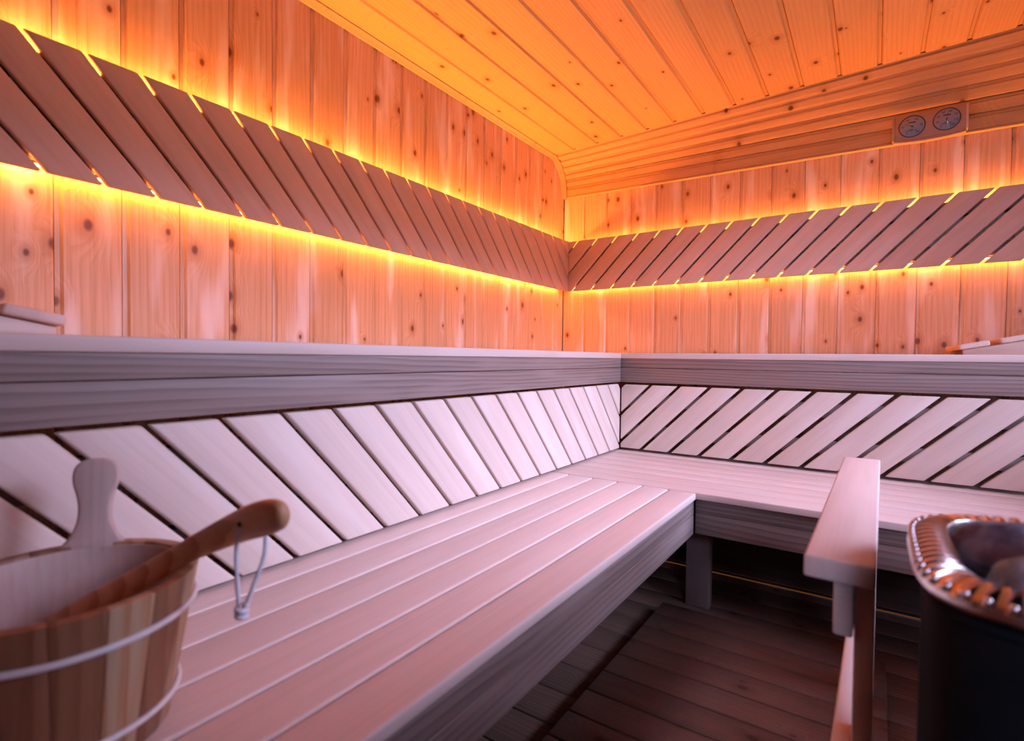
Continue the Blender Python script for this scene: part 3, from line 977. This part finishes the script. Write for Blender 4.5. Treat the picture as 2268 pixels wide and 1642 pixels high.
kn = [Vector((0.0052*math.cos(a*2.2)*(1 if a < 4 else 0.8), 0.0052*math.sin(a*2.2), 0.0075-0.0022*a)) for a in [i*0.25 for i in range(29)]]
link('knot', tube(kn, 0.0026, 8, False, 'knot'), ROPE, cord, Matrix.Translation(k0+Vector((0, 0, -0.001))))
bm = bmesh.new()
bmesh.ops.create_icosphere(bm, subdivisions=2, radius=0.0062)
for v in bm.verts:
    v.co.z *= 1.25
link('knot', finish(bm, 'knot', smooth=0), ROPE, cord, Matrix.Translation(k0+Vector((0, 0, -0.001))))
bm = bmesh.new()
bmesh.ops.create_uvsphere(bm, u_segments=16, v_segments=8, radius=0.0034)
link('hole', finish(bm, 'hole', smooth=0), INK, ld, Matrix.Translation((1.0235, -2.5515, 0.672)))

# ------------------------------------------------------------------ guard rail beside the heater
gr = thing('guard_rail', 'pale wooden guard rail with wide flat top beside the round heater', 'guard rail', (1.555, -1.73, FZ))
RT = 0.620
bar('top_rail', gr, BENCH, 1.5195, 1.5920, -2.130, -1.330, RT-0.0270, RT, 'y', bev=0.0035, seg=3)
bar('side_rail', gr, BENCH, 1.5500, 1.5705, -2.116, -1.345, RT-0.0945, RT-0.0275, 'yz', bev=0.003, seg=2)
bar('side_rail', gr, BENCH, 1.5510, 1.5705, -2.128, -1.345, RT-0.300, RT-0.2250, 'yz', bev=0.003, seg=2)
for y0 in (-2.108, -1.395):
    bar('post', gr, BENCH, 1.5712, 1.5915, y0, y0+0.045, 0.0803, RT-0.0275, 'z', bev=0.002, seg=2)

piv = Vector((1.556, -1.33, FZ))
gr.matrix_basis = Matrix.Translation(piv) @ Matrix.Rotation(math.radians(-0.72), 4, 'Z') @ Matrix.Translation(-piv) @ WORLD[gr.name]

# ------------------------------------------------------------------ duckboard
db = thing('duckboard', 'dark reddish slatted duckboard on the floor before the benches', 'duckboard', (1.3, -2.0, FZ))
DZ = 0.080
y = -1.1960
while y > -3.1:
    bar('plank', db, DUCK, 1.036, 1.6170, y-0.0885, y-0.0015, DZ-0.020, DZ, 'x', bev=0.003, seg=1)
    y -= 0.0905
for xx in (1.08, 1.33, 1.58):
    bar('bearer', db, DUCK, xx-0.015, xx+0.015, -3.0, -1.20, FZ+0.0003, DZ-0.0205, 'y', bev=0.002, seg=1)

# ------------------------------------------------------------------ heater
HC = Vector((1.8080, -2.160, FZ))
HA, HB = 0.200, 0.160
ht = thing('sauna_heater', 'black sauna heater with rounded corners and slotted steel rim, filled with stones', 'heater', HC)
T = Matrix.Translation(HC)
def heater_outline(n):
    raw = []
    for i in range(2000):
        t = 2*math.pi*i/2000
        c_, s_ = math.cos(t), math.sin(t)
        e = 3.4 if s_ > 0 else 4.6
        raw.append(Vector((HA*math.copysign(abs(c_)**(2/e), c_), HB*math.copysign(abs(s_)**(2/e), s_))))
    d = [0.0]
    for i in range(2000):
        d.append(d[-1]+(raw[(i+1) % 2000]-raw[i]).length)
    pts, j = [], 0
    for k in range(n):
        q = d[-1]*k/n
        while d[j+1] < q:
            j += 1
        f = (q-d[j])/max(1e-9, d[j+1]-d[j])
        pts.append(raw[j].lerp(raw[(j+1) % 2000], f))
    nor = []
    for k in range(n):
        t = pts[(k+3) % n]-pts[k-3]
        nor.append(Vector((t.y, -t.x)).normalized())
    return pts, nor
def outline_shell(prof, n, name, slot=None, smooth=math.radians(35), floor_z=None):
    pts, nor = heater_outline(n)
    bm = bmesh.new()
    rings = []
    for i, (ins, z) in enumerate(prof):
        ring = []
        for k in range(n):
            dz = dn = 0.0
            if slot and 4 <= i <= 9 and k % 6 in (2, 3, 4):
                dz, dn = -slot, slot*0.4
            q = pts[k]-nor[k]*(ins+dn)
            ring.append(bm.verts.new((q.x, q.y, z+dz)))
        rings.append(ring)
    for i in range(len(prof)-1):
        for k in range(n):
            bm.faces.new((rings[i][k], rings[i][(k+1) % n], rings[i+1][(k+1) % n], rings[i+1][k]))
    if floor_z is not None:
        bm.faces.new(rings[-1])
    me = finish(bm, name, smooth)
    if slot:
        me.materials.append(STEEL)
        me.materials.append(BLACK)
        nn_ = n
        for f, pg in enumerate(me.polygons):
            i, k = f // nn_, f % nn_
            if 4 <= i <= 8 and k % 6 in (2, 3):
                pg.material_index = 1
    return me
link('jacket', outline_shell([(0.060, 0.03), (0.020, 0.03), (0.014, 0.05), (0.014, 0.596), (0.008, 0.600), (0.008, 0.606), (0.0385, 0.606), (0.042, 0.30)], 162, 'jacket', floor_z=0.3), BLACK, ht, T)
for sx in (-1, 1):
    for sy in (-1, 1):
        bm = bmesh.new()
        bmesh.ops.create_cone(bm, cap_ends=True, segments=16, radius1=0.022, radius2=0.018, depth=0.03)
        link('foot', finish(bm, 'foot'), BLACK, ht, T @ Matrix.Translation((sx*0.12, sy*0.09, 0.0150)))
NSL = 80
prof = [(0.010, 0.6110), (0.003, 0.6120), (0.0, 0.6160), (0.0010, 0.6210), (0.0045, 0.6265), (0.009, 0.6300), (0.014, 0.6325), (0.0195, 0.6342), (0.0250, 0.6345), (0.0300, 0.6335), (0.0345, 0.6315), (0.0370, 0.627), (0.0380, 0.607)]
link('rim', outline_shell(prof, NSL*6, 'rim', slot=0.0055, smooth=math.radians(30)), STEEL, ht, T)
bm = bmesh.new()
bmesh.ops.create_uvsphere(bm, u_segments=12, v_segments=8, radius=0.0034)
glint_me = finish(bm, 'glint_bead', smooth=0)  # polished beads added for the bright glints at the punched slot ends
hp, hn = heater_outline(NSL*6)
for k in range(NSL):
    q = hp[k*6+3]-hn[k*6+3]*0.0035
    link('glint_bead', glint_me, STEEL, ht, T @ Matrix.Translation((q.x, q.y, 0.6262)))

def rock(seed, r, sq):
    rr = random.Random(seed)
    bm = bmesh.new()
    bmesh.ops.create_icosphere(bm, subdivisions=3, radius=1.0)
    off = Vector((rr.uniform(-50, 50), rr.uniform(-50, 50), rr.uniform(-50, 50)))
    cuts = [(Vector((rr.gauss(0, 1), rr.gauss(0, 1), rr.gauss(0, 1))).normalized(), rr.uniform(0.62, 0.9)) for _ in range(7)]
    for v in bm.verts:
        p = v.co.normalized()
        q = 1+0.20*noise.noise(p*1.3+off)+0.07*noise.noise(p*4+off)
        p = p*q
        for nn_, d in cuts:
            e = p.dot(nn_)-d
            if e > 0:
                p = p-nn_*e*0.85
        v.co = Vector((p.x*sq[0], p.y*sq[1], p.z*sq[2]))*r
    return finish(bm, 'stone', smooth=math.radians(28))
stones = [  # x, y, z of the centre, radius, seed
    (1.712, -2.238, 0.655, 0.050, 0), (1.700, -2.128, 0.656, 0.054, 1), (1.806, -2.240, 0.660, 0.050, 2), (1.788, -2.058, 0.684, 0.056, 3),
    (1.795, -2.150, 0.690, 0.056, 4), (1.900, -2.228, 0.650, 0.052, 5), (1.890, -2.110, 0.665, 0.056, 6), (1.720, -2.062, 0.630, 0.040, 7)]
names = ['grey-blue heater stone inside the front rim, nearest the guard rail', 'dark mottled heater stone inside the rim on the guard-rail side',
         'grey heater stone inside the front rim, beside the grey-blue one', 'dark heater stone at the back of the pile, towards the bench', 'dark purple heater stone on top of the pile',
         'dark heater stone at the far front corner of the heater', 'dark heater stone at the far back of the heater', 'small dark heater stone low in the rear corner by the guard rail']
for i, (dx, dy, z, r, sd) in enumerate(stones):
    rr = random.Random(sd+100)
    me = rock(sd, r, (rr.uniform(0.9, 1.15), rr.uniform(0.9, 1.15), rr.uniform(0.7, 0.85)))
    o = link('heater_stone', me, STONE2 if i in (0, 2) else STONE, None, Matrix.Translation(Vector((dx, dy, z))) @ Matrix.Rotation(rr.uniform(0, 6), 4, 'Z'))
    tag(o, names[i], 'stone', 'stones in the heater')

# ------------------------------------------------------------------ outside the window
struct(quad_wall('ground', [(X1+0.2, 30, -25, 20, -0.10, -0.05), (-20, X1+0.2, -25, Y0-0.15, -0.10, -0.05)], GROUND))
bm = bmesh.new()
bmesh.ops.create_grid(bm, x_segments=80, y_segments=14, size=0.5)
for v in bm.verts:
    yy, zz = v.co.x*26-2, (v.co.y+0.5)*2.9
    d = 0.35*noise.noise(Vector((yy*1.1, zz*1.3, 3)))+0.2*noise.noise(Vector((yy*3, zz*3, 9)))
    v.co = Vector((8.0+d+0.25*zz*zz/4, yy, -0.05+zz*(1+0.10*noise.noise(Vector((yy*1.7, 5, 1))))))
r = bmesh.ops.extrude_face_region(bm, geom=bm.faces[:])
for g in r['geom']:
    if isinstance(g, bmesh.types.BMVert):
        g.co.x += 1.6
tag(link('garden_hedge', finish(bm, 'hedge', smooth=0), HEDGE), 'tall dark green hedge standing outdoors beyond the side window', 'hedge')
